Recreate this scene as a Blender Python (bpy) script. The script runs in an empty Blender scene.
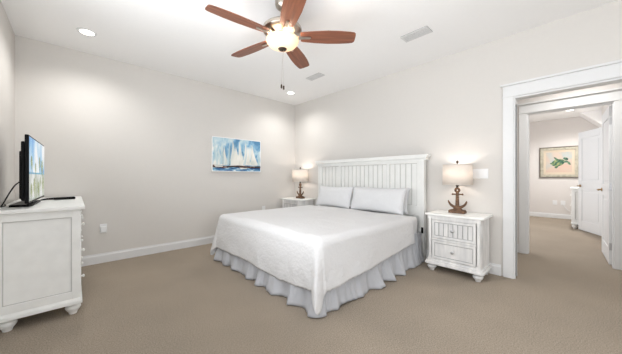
import bpy, bmesh, math, random
from mathutils import Vector, Matrix, noise

random.seed(7)
S = bpy.context.scene
COL = S.collection
PI = math.pi

# ------------------------------------------------------------------ room numbers (metres)
XL, XR = -0.484, 3.596          # left wall, headboard wall
YF, YN = 4.347, -3.2           # picture wall, wall behind the camera
H = 2.74

# ------------------------------------------------------------------ camera
cam_d = bpy.data.cameras.new('camera')
cam = bpy.data.objects.new('camera', cam_d); COL.objects.link(cam)
cam_d.sensor_width = 36.0
cam_d.lens = 252.0 / 622.0 * 36.0
cam_d.clip_start = 0.03
cam.location = (0, 0, 1.14)
cam.rotation_euler = (PI/2, 0, math.atan2(268, 252) - PI/2)
S.camera = cam

# ------------------------------------------------------------------ world, light, exposure
W = bpy.data.worlds.new('daylight'); S.world = W
W.use_nodes = True
bg = W.node_tree.nodes['Background']
bg.inputs[0].default_value = (0.86, 0.93, 1.0, 1)
bg.inputs[1].default_value = 1.0

def area(name, loc, rot, sx, sy, power, col=(1, 1, 1), spread=PI):
    d = bpy.data.lights.new(name, 'AREA'); d.shape = 'RECTANGLE'
    d.size, d.size_y, d.energy, d.color = sx, sy, power, col
    d.spread = spread
    o = bpy.data.objects.new(name, d); COL.objects.link(o)
    o.location = loc; o.rotation_euler = rot
    return o
# added fill lights, set inside the rooms near added, unseen windows
area('rear_fill_light', (0.45, YN + 0.44, 1.45), (-PI/2 - 0.5, 0, PI), 1.5, 1.7, 52, (0.95, 0.975, 1.0))
area('side_fill_light', (XL + 0.5, 1.1, 1.45), (0, -PI/2 - 0.6, 0), 1.7, 2.6, 52, (0.95, 0.975, 1.0))  # tilted lamp imitating a flash beside the camera
area('hall_fill_light', (6.6, 2.13, 1.5), (PI/2, 0, PI), 1.6, 1.3, 34, (0.95, 0.97, 1.0))  # extra fill for the next room, no such source in view

S.view_settings.view_transform = 'Standard'
S.view_settings.look = 'None'
S.view_settings.gamma = 1.0
S.view_settings.use_curve_mapping = False
S.view_settings.exposure = 0.42
S.cycles.max_bounces = 12
S.cycles.diffuse_bounces = 8
S.cycles.sample_clamp_indirect = 6.0
S.cycles.use_denoising = True
S.cycles.caustics_reflective = False
S.cycles.caustics_refractive = False

# ------------------------------------------------------------------ materials
def lin(c):
    return tuple((v/12.92 if v <= 0.04045 else ((v+0.055)/1.055)**2.4) for v in [x/255.0 for x in c])

def mat(name, rgb, rough=0.5, metal=0.0, noise_amt=0.0, noise_scale=30, bump=0.0, bump_scale=200, emit=None, emit_s=0, rgb2=None, stretch=None, spec=0.5, bump_dist=0.002, detail=4):
    m = bpy.data.materials.new(name); m.use_nodes = True
    nt = m.node_tree; b = nt.nodes['Principled BSDF']
    c = lin(rgb)
    b.inputs['Base Color'].default_value = (*c, 1)
    b.inputs['Roughness'].default_value = rough
    b.inputs['Metallic'].default_value = metal
    b.inputs['Specular IOR Level'].default_value = spec
    tc = nt.nodes.new('ShaderNodeTexCoord')
    src = tc.outputs['Object']
    if stretch:
        mp = nt.nodes.new('ShaderNodeMapping'); mp.inputs['Scale'].default_value = stretch
        nt.links.new(src, mp.inputs[0]); src = mp.outputs[0]
    n = nt.nodes.new('ShaderNodeTexNoise'); n.inputs['Scale'].default_value = noise_scale; n.inputs['Detail'].default_value = detail
    nt.links.new(src, n.inputs['Vector'])
    r = nt.nodes.new('ShaderNodeValToRGB')
    c2 = lin(rgb2) if rgb2 else tuple(v*(1-noise_amt) for v in c)
    r.color_ramp.elements[0].position = 0.35; r.color_ramp.elements[1].position = 0.65
    r.color_ramp.elements[0].color = (*c2, 1); r.color_ramp.elements[1].color = (*c, 1)
    nt.links.new(n.outputs[0], r.inputs[0]); nt.links.new(r.outputs[0], b.inputs['Base Color'])
    if bump:
        n2 = nt.nodes.new('ShaderNodeTexNoise'); n2.inputs['Scale'].default_value = bump_scale; n2.inputs['Detail'].default_value = 3
        nt.links.new(src, n2.inputs['Vector'])
        bp = nt.nodes.new('ShaderNodeBump'); bp.inputs['Strength'].default_value = bump; bp.inputs['Distance'].default_value = bump_dist
        nt.links.new(n2.outputs[0], bp.inputs['Height']); nt.links.new(bp.outputs[0], b.inputs['Normal'])
    if emit:
        b.inputs['Emission Color'].default_value = (*lin(emit), 1); b.inputs['Emission Strength'].default_value = emit_s
    return m

M = {}
M['wall'] = mat('wall_paint', (212, 209, 205), 0.75, bump=0.04, bump_scale=120, noise_amt=0.01)
M['hall_wall'] = mat('hall_wall_paint', (219, 215, 212), 0.75, noise_amt=0.01)
M['ceiling'] = mat('ceiling_paint', (243, 243, 243), 0.85, noise_amt=0.01)
M['trim'] = mat('trim_paint', (222, 223, 224), 0.4, noise_amt=0.01)
M['furn'] = mat('white_furniture_paint', (243, 244, 242), 0.38, noise_amt=0.05, noise_scale=12)
M['furn_dist'] = mat('distressed_white_paint', (236, 235, 233), 0.5, rgb2=(212, 212, 212), noise_scale=14, stretch=(1, 1, 0.25))
M['glaze'] = mat('grey_glaze', (176, 176, 176), 0.6, noise_amt=0.15)
M['glaze_light'] = mat('pale_glaze', (200, 200, 198), 0.55)
M['head'] = mat('headboard_paint', (230, 231, 229), 0.45, noise_amt=0.04, noise_scale=10)
M['headgroove'] = mat('headboard_groove_glaze', (196, 196, 193), 0.6)
M['cloth'] = mat('coverlet_cotton', (216, 216, 217), 0.9, noise_amt=0.02, noise_scale=60, bump=0.5, bump_scale=38, bump_dist=0.012, spec=0.1, detail=6)
M['pillow'] = mat('pillow_cotton', (212, 213, 215), 0.9, noise_amt=0.02, bump=0.15, bump_scale=60, spec=0.1)
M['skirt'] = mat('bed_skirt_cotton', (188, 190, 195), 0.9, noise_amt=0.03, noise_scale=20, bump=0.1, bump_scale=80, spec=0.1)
M['mattress'] = mat('mattress_ticking', (225, 225, 225), 0.9)
M['wood'] = mat('walnut_blade', (136, 84, 60), 0.42, rgb2=(106, 62, 44), noise_scale=6, stretch=(0.6, 9, 9))
M['nickel'] = mat('brushed_nickel', (178, 170, 160), 0.28, 1.0)
M['bronze'] = mat('dark_bronze', (66, 54, 44), 0.45, 0.6)
M['driftwood'] = mat('driftwood', (130, 98, 72), 0.7, rgb2=(74, 53, 40), noise_scale=22, stretch=(1, 1, 4), bump=0.3, bump_scale=60)
M['black'] = mat('black_plastic', (8, 8, 9), 0.4, spec=0.12)
M['rubber'] = mat('black_cable', (18, 18, 19), 0.5)
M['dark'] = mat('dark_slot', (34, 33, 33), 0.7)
M['silver'] = mat('silver_knob', (190, 190, 192), 0.3, 0.9)
M['brass'] = mat('aged_brass', (150, 122, 84), 0.35, 0.9)
M['plate'] = mat('white_switch_plastic', (232, 233, 234), 0.35)
M['vent'] = mat('vent_enamel', (214, 214, 214), 0.5)
M['ventslot'] = mat('vent_dark_duct', (120, 120, 120), 0.8)
M['canvas'] = mat('canvas_edge', (240, 240, 240), 0.8)
M['frame_silver'] = mat('champagne_frame', (196, 190, 172), 0.35, 0.4, noise_amt=0.3, noise_scale=18)
M['frame_dark'] = mat('frame_dark_edge', (92, 82, 70), 0.45, 0.3)
M['matboard'] = mat('mat_board', (206, 192, 172), 0.9)

def carpet():
    m = bpy.data.materials.new('beige_carpet'); m.use_nodes = True
    nt = m.node_tree; b = nt.nodes['Principled BSDF']; b.inputs['Roughness'].default_value = 1.0
    b.inputs['Specular IOR Level'].default_value = 0.05
    tc = nt.nodes.new('ShaderNodeTexCoord')
    n = nt.nodes.new('ShaderNodeTexNoise'); n.inputs['Scale'].default_value = 120; n.inputs['Detail'].default_value = 6; n.inputs['Roughness'].default_value = 0.75
    n2 = nt.nodes.new('ShaderNodeTexNoise'); n2.inputs['Scale'].default_value = 1.6; n2.inputs['Detail'].default_value = 3
    nt.links.new(tc.outputs['Object'], n.inputs['Vector']); nt.links.new(tc.outputs['Object'], n2.inputs['Vector'])
    r = nt.nodes.new('ShaderNodeValToRGB')
    r.color_ramp.elements[0].position = 0.33; r.color_ramp.elements[1].position = 0.67
    r.color_ramp.elements[0].color = (*lin((126, 114, 100)), 1); r.color_ramp.elements[1].color = (*lin((186, 174, 159)), 1)
    nt.links.new(n.outputs[0], r.inputs[0])
    r2 = nt.nodes.new('ShaderNodeValToRGB')
    r2.color_ramp.elements[0].position = 0.35; r2.color_ramp.elements[1].position = 0.65
    r2.color_ramp.elements[0].color = (0.90, 0.91, 0.92, 1); r2.color_ramp.elements[1].color = (1, 1, 1, 1)
    nt.links.new(n2.outputs[0], r2.inputs[0])
    mx = nt.nodes.new('ShaderNodeMix'); mx.data_type = 'RGBA'; mx.blend_type = 'MULTIPLY'; mx.inputs[0].default_value = 1
    nt.links.new(r.outputs[0], mx.inputs[6]); nt.links.new(r2.outputs[0], mx.inputs[7])
    nt.links.new(mx.outputs[2], b.inputs['Base Color'])
    bp = nt.nodes.new('ShaderNodeBump'); bp.inputs['Strength'].default_value = 0.45; bp.inputs['Distance'].default_value = 0.006
    nt.links.new(n.outputs[0], bp.inputs['Height']); nt.links.new(bp.outputs[0], b.inputs['Normal'])
    return m
M['carpet'] = carpet()

def shade_mat(strength=1.0):
    m = bpy.data.materials.new('linen_lamp_shade'); m.use_nodes = True
    nt = m.node_tree; nt.nodes.clear()
    out = nt.nodes.new('ShaderNodeOutputMaterial')
    d = nt.nodes.new('ShaderNodeBsdfDiffuse'); t = nt.nodes.new('ShaderNodeBsdfTranslucent')
    mix = nt.nodes.new('ShaderNodeMixShader'); mix.inputs[0].default_value = 0.28
    tc = nt.nodes.new('ShaderNodeTexCoord')
    n = nt.nodes.new('ShaderNodeTexNoise'); n.inputs['Scale'].default_value = 120
    mp = nt.nodes.new('ShaderNodeMapping'); mp.inputs['Scale'].default_value = (1, 1, 3)
    r = nt.nodes.new('ShaderNodeValToRGB')
    r.color_ramp.elements[0].color = (*lin((234, 226, 218)), 1); r.color_ramp.elements[1].color = (*lin((246, 241, 234)), 1)
    nt.links.new(tc.outputs['Object'], mp.inputs[0]); nt.links.new(mp.outputs[0], n.inputs['Vector']); nt.links.new(n.outputs[0], r.inputs[0])
    nt.links.new(r.outputs[0], d.inputs[0]); nt.links.new(r.outputs[0], t.inputs[0])
    nt.links.new(d.outputs[0], mix.inputs[1]); nt.links.new(t.outputs[0], mix.inputs[2]); nt.links.new(mix.outputs[0], out.inputs[0])
    return m
M['shade'] = shade_mat()

def emis(name, rgb, s):
    m = bpy.data.materials.new(name); m.use_nodes = True
    nt = m.node_tree; nt.nodes.clear()
    out = nt.nodes.new('ShaderNodeOutputMaterial'); e = nt.nodes.new('ShaderNodeEmission')
    e.inputs[0].default_value = (*lin(rgb), 1); e.inputs[1].default_value = s
    nt.links.new(e.outputs[0], out.inputs[0]); return m
M['led'] = emis('recessed_diffuser', (255, 250, 240), 6)
M['bowl'] = mat('alabaster_bowl', (240, 224, 202), 0.4, emit=(255, 218, 178), emit_s=0.17)
_b = M['bowl'].node_tree.nodes['Principled BSDF']; _t = M['bowl'].node_tree.nodes.new('ShaderNodeBsdfTranslucent')
_t.inputs[0].default_value = (*lin((244, 226, 204)), 1)
_m = M['bowl'].node_tree.nodes.new('ShaderNodeMixShader'); _m.inputs[0].default_value = 0.2
_l = M['bowl'].node_tree.links; _o = M['bowl'].node_tree.nodes['Material Output']
_l.new(_b.outputs[0], _m.inputs[1]); _l.new(_t.outputs[0], _m.inputs[2]); _l.new(_m.outputs[0], _o.inputs[0])
M['bulb'] = emis('lamp_bulb', (255, 230, 200), 2.5)

def glass():
    m = bpy.data.materials.new('window_glass'); m.use_nodes = True
    b = m.node_tree.nodes['Principled BSDF']
    b.inputs['Transmission Weight'].default_value = 1; b.inputs['Roughness'].default_value = 0; b.inputs['IOR'].default_value = 1.1
    return m
M['glass'] = glass()

def paint(name, stops, scale, stretch=(1, 1, 1), emit=0, detail=5, dist=0.6):
    m = bpy.data.materials.new(name); m.use_nodes = True
    nt = m.node_tree; b = nt.nodes['Principled BSDF']; b.inputs['Roughness'].default_value = 0.6
    tc = nt.nodes.new('ShaderNodeTexCoord'); mp = nt.nodes.new('ShaderNodeMapping'); mp.inputs['Scale'].default_value = stretch
    n = nt.nodes.new('ShaderNodeTexNoise'); n.inputs['Scale'].default_value = scale; n.inputs['Detail'].default_value = detail; n.inputs['Distortion'].default_value = dist
    r = nt.nodes.new('ShaderNodeValToRGB')
    while len(r.color_ramp.elements) < len(stops): r.color_ramp.elements.new(0.5)
    for e, (p, c) in zip(r.color_ramp.elements, stops): e.position = p; e.color = (*lin(c), 1)
    nt.links.new(tc.outputs['Object'], mp.inputs[0]); nt.links.new(mp.outputs[0], n.inputs['Vector']); nt.links.new(n.outputs[0], r.inputs[0])
    nt.links.new(r.outputs[0], b.inputs['Base Color'])
    if emit:
        b.inputs['Base Color'].default_value = (0, 0, 0, 1)
        for l in list(b.inputs['Base Color'].links): nt.links.remove(l)
        b.inputs['Base Color'].default_value = (0.01, 0.01, 0.01, 1)
        nt.links.new(r.outputs[0], b.inputs['Emission Color']); b.inputs['Emission Strength'].default_value = emit
        b.inputs['Roughness'].default_value = 0.25
    return m
M['p_sky'] = paint('painted_sky', [(0.36, (84, 136, 174)), (0.45, (126, 172, 204)), (0.54, (180, 208, 220)), (0.66, (226, 232, 232))], 6, (1, 1, 0.8))
M['p_sail'] = paint('painted_sail', [(0.34, (196, 206, 204)), (0.5, (226, 226, 218)), (0.65, (240, 238, 232))], 7, (1.2, 1, 0.5))
M['p_sail2'] = paint('painted_pale_blue_sail', [(0.35, (150, 190, 206)), (0.5, (196, 214, 218)), (0.65, (232, 232, 226))], 8, (1.3, 1, 0.4))
M['p_hull'] = paint('painted_dark_hulls', [(0.4, (48, 42, 46)), (0.55, (96, 66, 58)), (0.66, (150, 140, 136))], 12)
M['p_sea'] = paint('painted_sea', [(0.36, (30, 72, 120)), (0.48, (62, 118, 164)), (0.58, (140, 184, 208)), (0.68, (226, 232, 234))], 11, (0.6, 1, 2.5))
M['t_paper'] = paint('turtle_print_paper', [(0.35, (166, 182, 184)), (0.5, (196, 180, 166)), (0.65, (204, 174, 156))], 2.2)
M['t_shell'] = paint('turtle_shell_green', [(0.36, (26, 66, 58)), (0.48, (60, 108, 84)), (0.6, (150, 158, 104))], 24)
M['t_skin'] = paint('turtle_skin_green', [(0.38, (30, 64, 58)), (0.55, (72, 116, 92)), (0.66, (140, 162, 120))], 30)
M['s_sky'] = paint('screen_sky', [(0.36, (60, 150, 226)), (0.46, (120, 190, 236)), (0.54, (206, 228, 242)), (0.64, (246, 248, 250))], 3.6, (1, 1, 0.8), emit=0.55)
M['s_sea'] = paint('screen_sea', [(0.4, (30, 150, 200)), (0.6, (80, 190, 220))], 9, emit=0.5)
M['s_sand'] = paint('screen_sand', [(0.38, (160, 172, 140)), (0.5, (206, 212, 206)), (0.62, (238, 240, 240))], 7, (1, 1, 0.6), emit=0.5)
M['s_palm'] = paint('screen_palm', [(0.4, (110, 132, 60)), (0.6, (176, 186, 110))], 16, emit=0.42)

# ------------------------------------------------------------------ mesh helpers
class MB:
    def __init__(self): self.bm = bmesh.new()
    def box(self, x0, x1, y0, y1, z0, z1, mi=0):
        v = [self.bm.verts.new(p) for p in ((x0,y0,z0),(x1,y0,z0),(x1,y1,z0),(x0,y1,z0),(x0,y0,z1),(x1,y0,z1),(x1,y1,z1),(x0,y1,z1))]
        for q in ((3,2,1,0),(4,5,6,7),(0,1,5,4),(1,2,6,5),(2,3,7,6),(3,0,4,7)):
            f = self.bm.faces.new([v[i] for i in q]); f.material_index = mi
        return self
    def lathe(self, prof, c=(0,0,0), n=28, mi=0, axis='z', caps=True):
        rings = []
        for r, z in prof:
            ring = []
            for k in range(n):
                a = 2*PI*k/n
                p = (r*math.cos(a), r*math.sin(a), z)
                if axis == 'x': p = (p[2], p[0], p[1])
                elif axis == 'y': p = (p[1], p[2], p[0])
                ring.append(self.bm.verts.new((c[0]+p[0], c[1]+p[1], c[2]+p[2])))
            rings.append(ring)
        for a, b in zip(rings, rings[1:]):
            for k in range(n):
                f = self.bm.faces.new((a[k], a[(k+1)%n], b[(k+1)%n], b[k])); f.material_index = mi
        if caps:
            for ring in (rings[0], rings[-1]):
                try: self.bm.faces.new(ring).material_index = mi
                except Exception: pass
        return self
    def tube(self, pts, r, n=10, mi=0, radii=None):
        pts = [Vector(p) for p in pts]; rings = []
        up = None
        for i, p in enumerate(pts):
            t = (pts[min(i+1, len(pts)-1)] - pts[max(i-1, 0)]).normalized()
            if up is None:
                up = Vector((0, 0, 1)) if abs(t.z) < 0.9 else Vector((1, 0, 0))
            a = t.cross(up).normalized(); up = a.cross(t).normalized()
            rr = radii[i] if radii else r
            rings.append([self.bm.verts.new(p + a*rr*math.cos(2*PI*k/n) + up*rr*math.sin(2*PI*k/n)) for k in range(n)])
        for a, b in zip(rings, rings[1:]):
            for k in range(n):
                f = self.bm.faces.new((a[k], a[(k+1)%n], b[(k+1)%n], b[k])); f.material_index = mi
        for ring in (rings[0], rings[-1]):
            self.bm.faces.new(ring).material_index = mi
        return self
    def prism(self, poly, h0, h1, axis='z', mi=0):
        # poly of 2-D points; axis z:(x,y) y:(x,z) x:(y,z)
        def P(p, h):
            return {'z': (p[0], p[1], h), 'y': (p[0], h, p[1]), 'x': (h, p[0], p[1])}[axis]
        a = [self.bm.verts.new(P(p, h0)) for p in poly]; b = [self.bm.verts.new(P(p, h1)) for p in poly]
        n = len(poly)
        self.bm.faces.new(a).material_index = mi; self.bm.faces.new(b).material_index = mi
        for k in range(n):
            self.bm.faces.new((a[k], a[(k+1)%n], b[(k+1)%n], b[k])).material_index = mi
        return self
    def poly(self, pts, mi=0):
        self.bm.faces.new([self.bm.verts.new(p) for p in pts]).material_index = mi; return self
    def grid(self, rows, mi=0):
        vs = [[self.bm.verts.new(p) for p in r] for r in rows]
        for i in range(len(vs)-1):
            for j in range(len(vs[0])-1):
                self.bm.faces.new((vs[i][j], vs[i][j+1], vs[i+1][j+1], vs[i+1][j])).material_index = mi
        return self
    def beadboard(self, y0, y1, z0, z1, x0, x1, pitch, n=None, face=-1, w=0.007, d=0.005, mi=0, gi=1):
        # boards with narrow grooves; the grooved face looks along face*X
        n = n or max(1, round((y1-y0)/pitch)); p = (y1-y0)/n
        xf, xb = (x0, x1) if face < 0 else (x1, x0); s = -face
        pts = []
        for k in range(n):
            a, b = y0+k*p, y0+(k+1)*p
            if k: pts.append((a+w/2, xf, mi))
            else: pts.append((a, xf, mi))
            if k < n-1: pts += [(b-w/2, xf, gi), (b, xf+s*d, gi)]
            else: pts.append((b, xf, mi))
        lo = [self.bm.verts.new((x, y, z0)) for y, x, _ in pts]; hi = [self.bm.verts.new((x, y, z1)) for y, x, _ in pts]
        for k in range(len(pts)-1):
            g = pts[k][2] == gi or pts[k+1][1] == xf and pts[k][1] != xf
            self.bm.faces.new((lo[k], lo[k+1], hi[k+1], hi[k])).material_index = gi if g else mi
        bl = [self.bm.verts.new((xb, y0, z0)), self.bm.verts.new((xb, y1, z0)), self.bm.verts.new((xb, y1, z1)), self.bm.verts.new((xb, y0, z1))]
        self.bm.faces.new(bl)
        self.bm.faces.new([bl[0], bl[3], hi[0], lo[0]]); self.bm.faces.new([bl[1], bl[2], hi[-1], lo[-1]])
        self.bm.faces.new(hi + [bl[2], bl[3]]); self.bm.faces.new(lo + [bl[1], bl[0]])
        return self
    def build(self, name, mats, parent=None, bevel=0, smooth=35, segs=2, solid=0, subsurf=0, loc=None, rot=None):
        bmesh.ops.recalc_face_normals(self.bm, faces=self.bm.faces)
        me = bpy.data.meshes.new(name); self.bm.to_mesh(me); self.bm.free()
        for m in (mats if isinstance(mats, (list, tuple)) else [mats]): me.materials.append(M[m] if isinstance(m, str) else m)
        if smooth:
            for p in me.polygons: p.use_smooth = True
            me.set_sharp_from_angle(angle=math.radians(smooth))
        o = bpy.data.objects.new(name, me); COL.objects.link(o)
        if parent: o.parent = parent
        if loc: o.location = loc
        if rot: o.rotation_euler = rot
        if solid:
            s = o.modifiers.new('solid', 'SOLIDIFY'); s.thickness = solid; s.offset = -1
        if subsurf:
            s = o.modifiers.new('sub', 'SUBSURF'); s.levels = subsurf; s.render_levels = subsurf
        if bevel:
            b = o.modifiers.new('bevel', 'BEVEL'); b.width = bevel; b.segments = segs; b.limit_method = 'ANGLE'; b.angle_limit = math.radians(40)
        return o

def tag(o, label, cat, group=None, kind=None):
    o['label'] = label; o['category'] = cat
    if group: o['group'] = group
    if kind: o['kind'] = kind
    return o
def thing(name, label, cat, loc=(0,0,0), rz=0, group=None, kind=None):
    o = bpy.data.objects.new(name, None); COL.objects.link(o); o.empty_display_size = 0.1
    o.location = loc; o.rotation_euler = (0, 0, rz)
    return tag(o, label, cat, group, kind)
def struct(o, label, cat): return tag(o, label, cat, None, 'structure')
def copy_tree(o, parent=None, label=None):
    c = o.copy(); COL.objects.link(c)
    if parent: c.parent = parent
    if label: c['label'] = label
    for ch in list(o.children): copy_tree(ch, c)
    return c

# ------------------------------------------------------------------ the shell
T = 0.12
OY0, OY1, OZ = -0.56, 0.500, 2.04        # cased opening in the headboard wall
IX = 4.90                                # second wall, beyond the vestibule
IY0, IY1 = -0.30, 0.53                   # its door opening
HX = 9.75                                # far wall of the next room

o = MB().box(XL-T, HX+T, YN-T, YF+T, -0.12, 0).build('floor', 'carpet', smooth=0); struct(o, 'beige carpet covering the bedroom and hallway floor', 'floor')
o = MB().box(XL-T, HX+T, YN-T, YF+T, H, H+0.12).build('ceiling', 'ceiling', smooth=0); struct(o, 'flat white painted ceiling', 'ceiling')
# left wall with an added window, out of view, for the side fill
LW = (-0.2, 2.4, 0.55, 2.35)
b = MB().box(XL-T, XL, YN-T, LW[0], 0, H).box(XL-T, XL, LW[1], YF+T, 0, H).box(XL-T, XL, LW[0], LW[1], 0, LW[2]).box(XL-T, XL, LW[0], LW[1], LW[3], H)
struct(b.build('wall_left', 'wall', smooth=0), 'pale grey wall behind the television', 'wall')
o = MB().box(XL, XR, YF, YF+T, 0, H).build('wall_far', 'wall', smooth=0); struct(o, 'pale grey wall with the sailboat painting', 'wall')
NW = (-0.35, 1.25, 0.55, 2.35)
b = MB().box(XL, NW[0], YN-T, YN, 0, H).box(NW[1], XR, YN-T, YN, 0, H).box(NW[0], NW[1], YN-T, YN, 0, NW[2]).box(NW[0], NW[1], YN-T, YN, NW[3], H)
struct(b.build('wall_near', 'wall', smooth=0), 'pale grey wall opposite the painting, with an added window', 'wall')
b = MB().box(XR, XR+T, OY1, YF+T, 0, H).box(XR, XR+T, YN-T, OY0, 0, H).box(XR, XR+T, OY0, OY1, OZ, H)
struct(b.build('wall_right', 'wall', smooth=0), 'pale grey wall behind the headboard, with the cased opening', 'wall')
# vestibule and next room
VL, VR = 0.86, -0.86
b = MB().box(XR+T, IX, VL, VL+T, 0, H); struct(b.build('wall_vestibule_left', 'wall', smooth=0), 'left wall of the small vestibule past the cased opening', 'wall')
b = MB().box(XR+T, IX, VR-T, VR, 0, H); struct(b.build('wall_vestibule_right', 'wall', smooth=0), 'right wall of the small vestibule past the cased opening', 'wall')
b = MB().box(IX, IX+T, IY1, VL+1.5, 0, H).box(IX, IX+T, VR-T, IY0, 0, H).box(IX, IX+T, IY0, IY1, 2.085, H)
struct(b.build('wall_hall', 'hall_wall', smooth=0), 'wall above and around the inner hallway door', 'wall')
RY = -0.37
b = MB().box(IX+T, HX, RY-T, RY, 0, H); struct(b.build('wall_hall_right', 'hall_wall', smooth=0), 'right wall of the next room behind its doors', 'wall')
HW = (5.8, 7.4, 0.85, 2.15)
b = MB().box(IX+T, HW[0], 2.2, 2.2+T, 0, H).box(HW[1], HX, 2.2, 2.2+T, 0, H).box(HW[0], HW[1], 2.2, 2.2+T, 0, HW[2]).box(HW[0], HW[1], 2.2, 2.2+T, HW[3], H)
struct(b.build('wall_hall_left', 'hall_wall', smooth=0), 'left wall of the next room', 'wall')
b = MB().box(HX, HX+T, RY-T, 2.2+T, 0, H); struct(b.build('wall_hall_far', 'hall_wall', smooth=0), 'end wall of the next room with the turtle print', 'wall')
b = MB().prism([(-0.02, H), (RY, H), (RY, H-0.36)], 9.1, HX, axis='x'); struct(b.build('trim_slope', 'ceiling', smooth=0), 'sloped ceiling piece in the next room corner', 'ceiling')

def window(n, name, axis, a0, a1, z0, z1, w0, w1, label):
    t = thing(name, label, 'window', kind='structure')
    def bx(m, p0, p1, q0, q1, r0, r1):
        return m.box(p0, p1, q0, q1, r0, r1) if axis == 'y' else m.box(q0, q1, p0, p1, r0, r1)
    f = MB(); e = 0.05; wm = (w0+w1)/2
    bx(f, a0, a1, wm-.03, wm+.03, z0, z0+e); bx(f, a0, a1, wm-.03, wm+.03, z1-e, z1)
    bx(f, a0, a0+e, wm-.03, wm+.03, z0+e, z1-e); bx(f, a1-e, a1, wm-.03, wm+.03, z0+e, z1-e)
    for k in range(1, n): c = a0+(a1-a0)*k/n; bx(f, c-.03, c+.03, wm-.028, wm+.028, z0+e, z1-e)
    f.build('window_frame', 'trim', t, smooth=0)
    g = MB(); bx(g, a0+e, a1-e, wm-.012, wm-.006, z0+e, z1-e); g.build('window_pane', 'glass', t, smooth=0)
window(2, 'added_window_1', 'y', NW[0], NW[1], NW[2], NW[3], YN-T, YN, 'added unseen window in the wall opposite the painting')  # unseen window added for the rear fill light
window(3, 'added_window_2', 'x', LW[0], LW[1], LW[2], LW[3], XL-T, XL, 'added unseen window in the left wall')  # unseen window added in place of a camera-side flash
window(2, 'added_window_3', 'y', HW[0], HW[1], HW[2], HW[3], 2.2, 2.2+T, 'added unseen window in the left wall of the next room')  # unseen window added to brighten the next room

# baseboards
def base(name, x0, x1, y0, y1, side, label):
    # side: which way the board faces
    b = MB(); h = 0.125
    prof = [(0, 0), (0.016, 0), (0.016, h-0.028), (0.009, h-0.010), (0.009, h), (0, h)]
    if side == '-y': b.prism([(y0-a, z) for a, z in prof], x0, x1, axis='x')
    if side == '+y': b.prism([(y0+a, z) for a, z in prof], x0, x1, axis='x')
    if side == '-x': b.prism([(x0-a, z) for a, z in prof], y0, y1, axis='y')
    if side == '+x': b.prism([(x0+a, z) for a, z in prof], y0, y1, axis='y')
    struct(b.build(name, 'trim', smooth=20), label, 'baseboard')
base('baseboard_far', XL+.016, XR-.016, YF, YF, '-y', 'white baseboard under the sailboat painting wall')
base('baseboard_right', XR, XR, OY1+.115, YF, '-x', 'white baseboard along the headboard wall')
base('baseboard_left', XL, XL, YN, YF, '+x', 'white baseboard along the wall behind the dresser')
base('baseboard_near', XL+.016, XR, YN, YN, '+y', 'white baseboard under the added window')
base('baseboard_hall_far', HX, HX, RY, 2.2, '-x', 'white baseboard under the turtle print')
base('baseboard_vestibule', IX, IX, IY1+.095, VL, '-x', 'white baseboard in the vestibule corner')

# casings
def casing(name, X, y0, y1, z, w, hh, label, th=0.02):
    b = MB()
    b.box(X-th, X, y1, y1+w, 0, z); b.box(X-th, X, y0-w, y0, 0, z)                # legs
    b.box(X-th-.006, X, y0-w-.006, y1+w+.006, z, z+.012)                          # bead
    b.box(X-th, X, y0-w, y1+w, z+.012, z+hh-.022)                                 # head board
    b.box(X-th-.022, X, y0-w-.02, y1+w+.02, z+hh-.022, z+hh)                      # cap
    struct(b.build(name, 'trim', bevel=0.002, smooth=20), label, 'door casing')
casing('trim_1', XR, OY0, OY1, OZ, 0.098, 0.15, 'wide white casing with capped header around the cased opening')
casing('trim_2', IX, IY0, IY1, 2.085, 0.09, 0.15, 'white casing with capped header around the inner hallway door')
# outer jamb with the pocket slot and the edge of the pocket door
jx0, jx1 = XR-.004, XR+T+.004
b = MB().box(jx0, jx0+.014, OY1-.013, OY1, 0, OZ).box(jx0+.014, jx1-.052, OY1-.013, OY1, OZ-.07, OZ).box(jx1-.052, jx1, OY1-.013, OY1, OZ-.07, OZ).box(jx1-.008, jx1, OY1-.013, OY1, 0, OZ-.07)
b.box(jx0, jx1, OY0, OY0+.018, 0, OZ).box(jx0, jx1, OY0+.018, OY1-.013, OZ-.018, OZ)
struct(b.build('trim_3', 'trim', smooth=0), 'white jamb lining of the cased opening', 'door jamb')
pd = thing('door_1', 'pocket door edge painted dark as slot shade, inside the left jamb of the cased opening', 'door', kind='structure')
MB().box(jx0+.016, jx1-.010, OY1-.006, OY1+.02, 0.01, OZ-.08).build('shaded_door_edge', 'dark', pd, smooth=0)  # dark colour stands in for the shade inside the pocket slot
b = MB().box(jx0+.05, jx0+.075, OY1-.012, OY1-.006, 0.94, 1.0); b.build('edge_pull', 'bronze', pd, smooth=0)
b = MB().box(IX-.004, IX+T, IY1-.016, IY1, 0, 2.085).box(IX-.004, IX+T, IY0, IY0+.012, 0, 2.085).box(IX-.004, IX+T, IY0+.012, IY1-.016, 2.069, 2.085)
struct(b.build('trim_4', 'trim', smooth=0), 'white jamb lining of the inner hallway door', 'door jamb')

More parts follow.
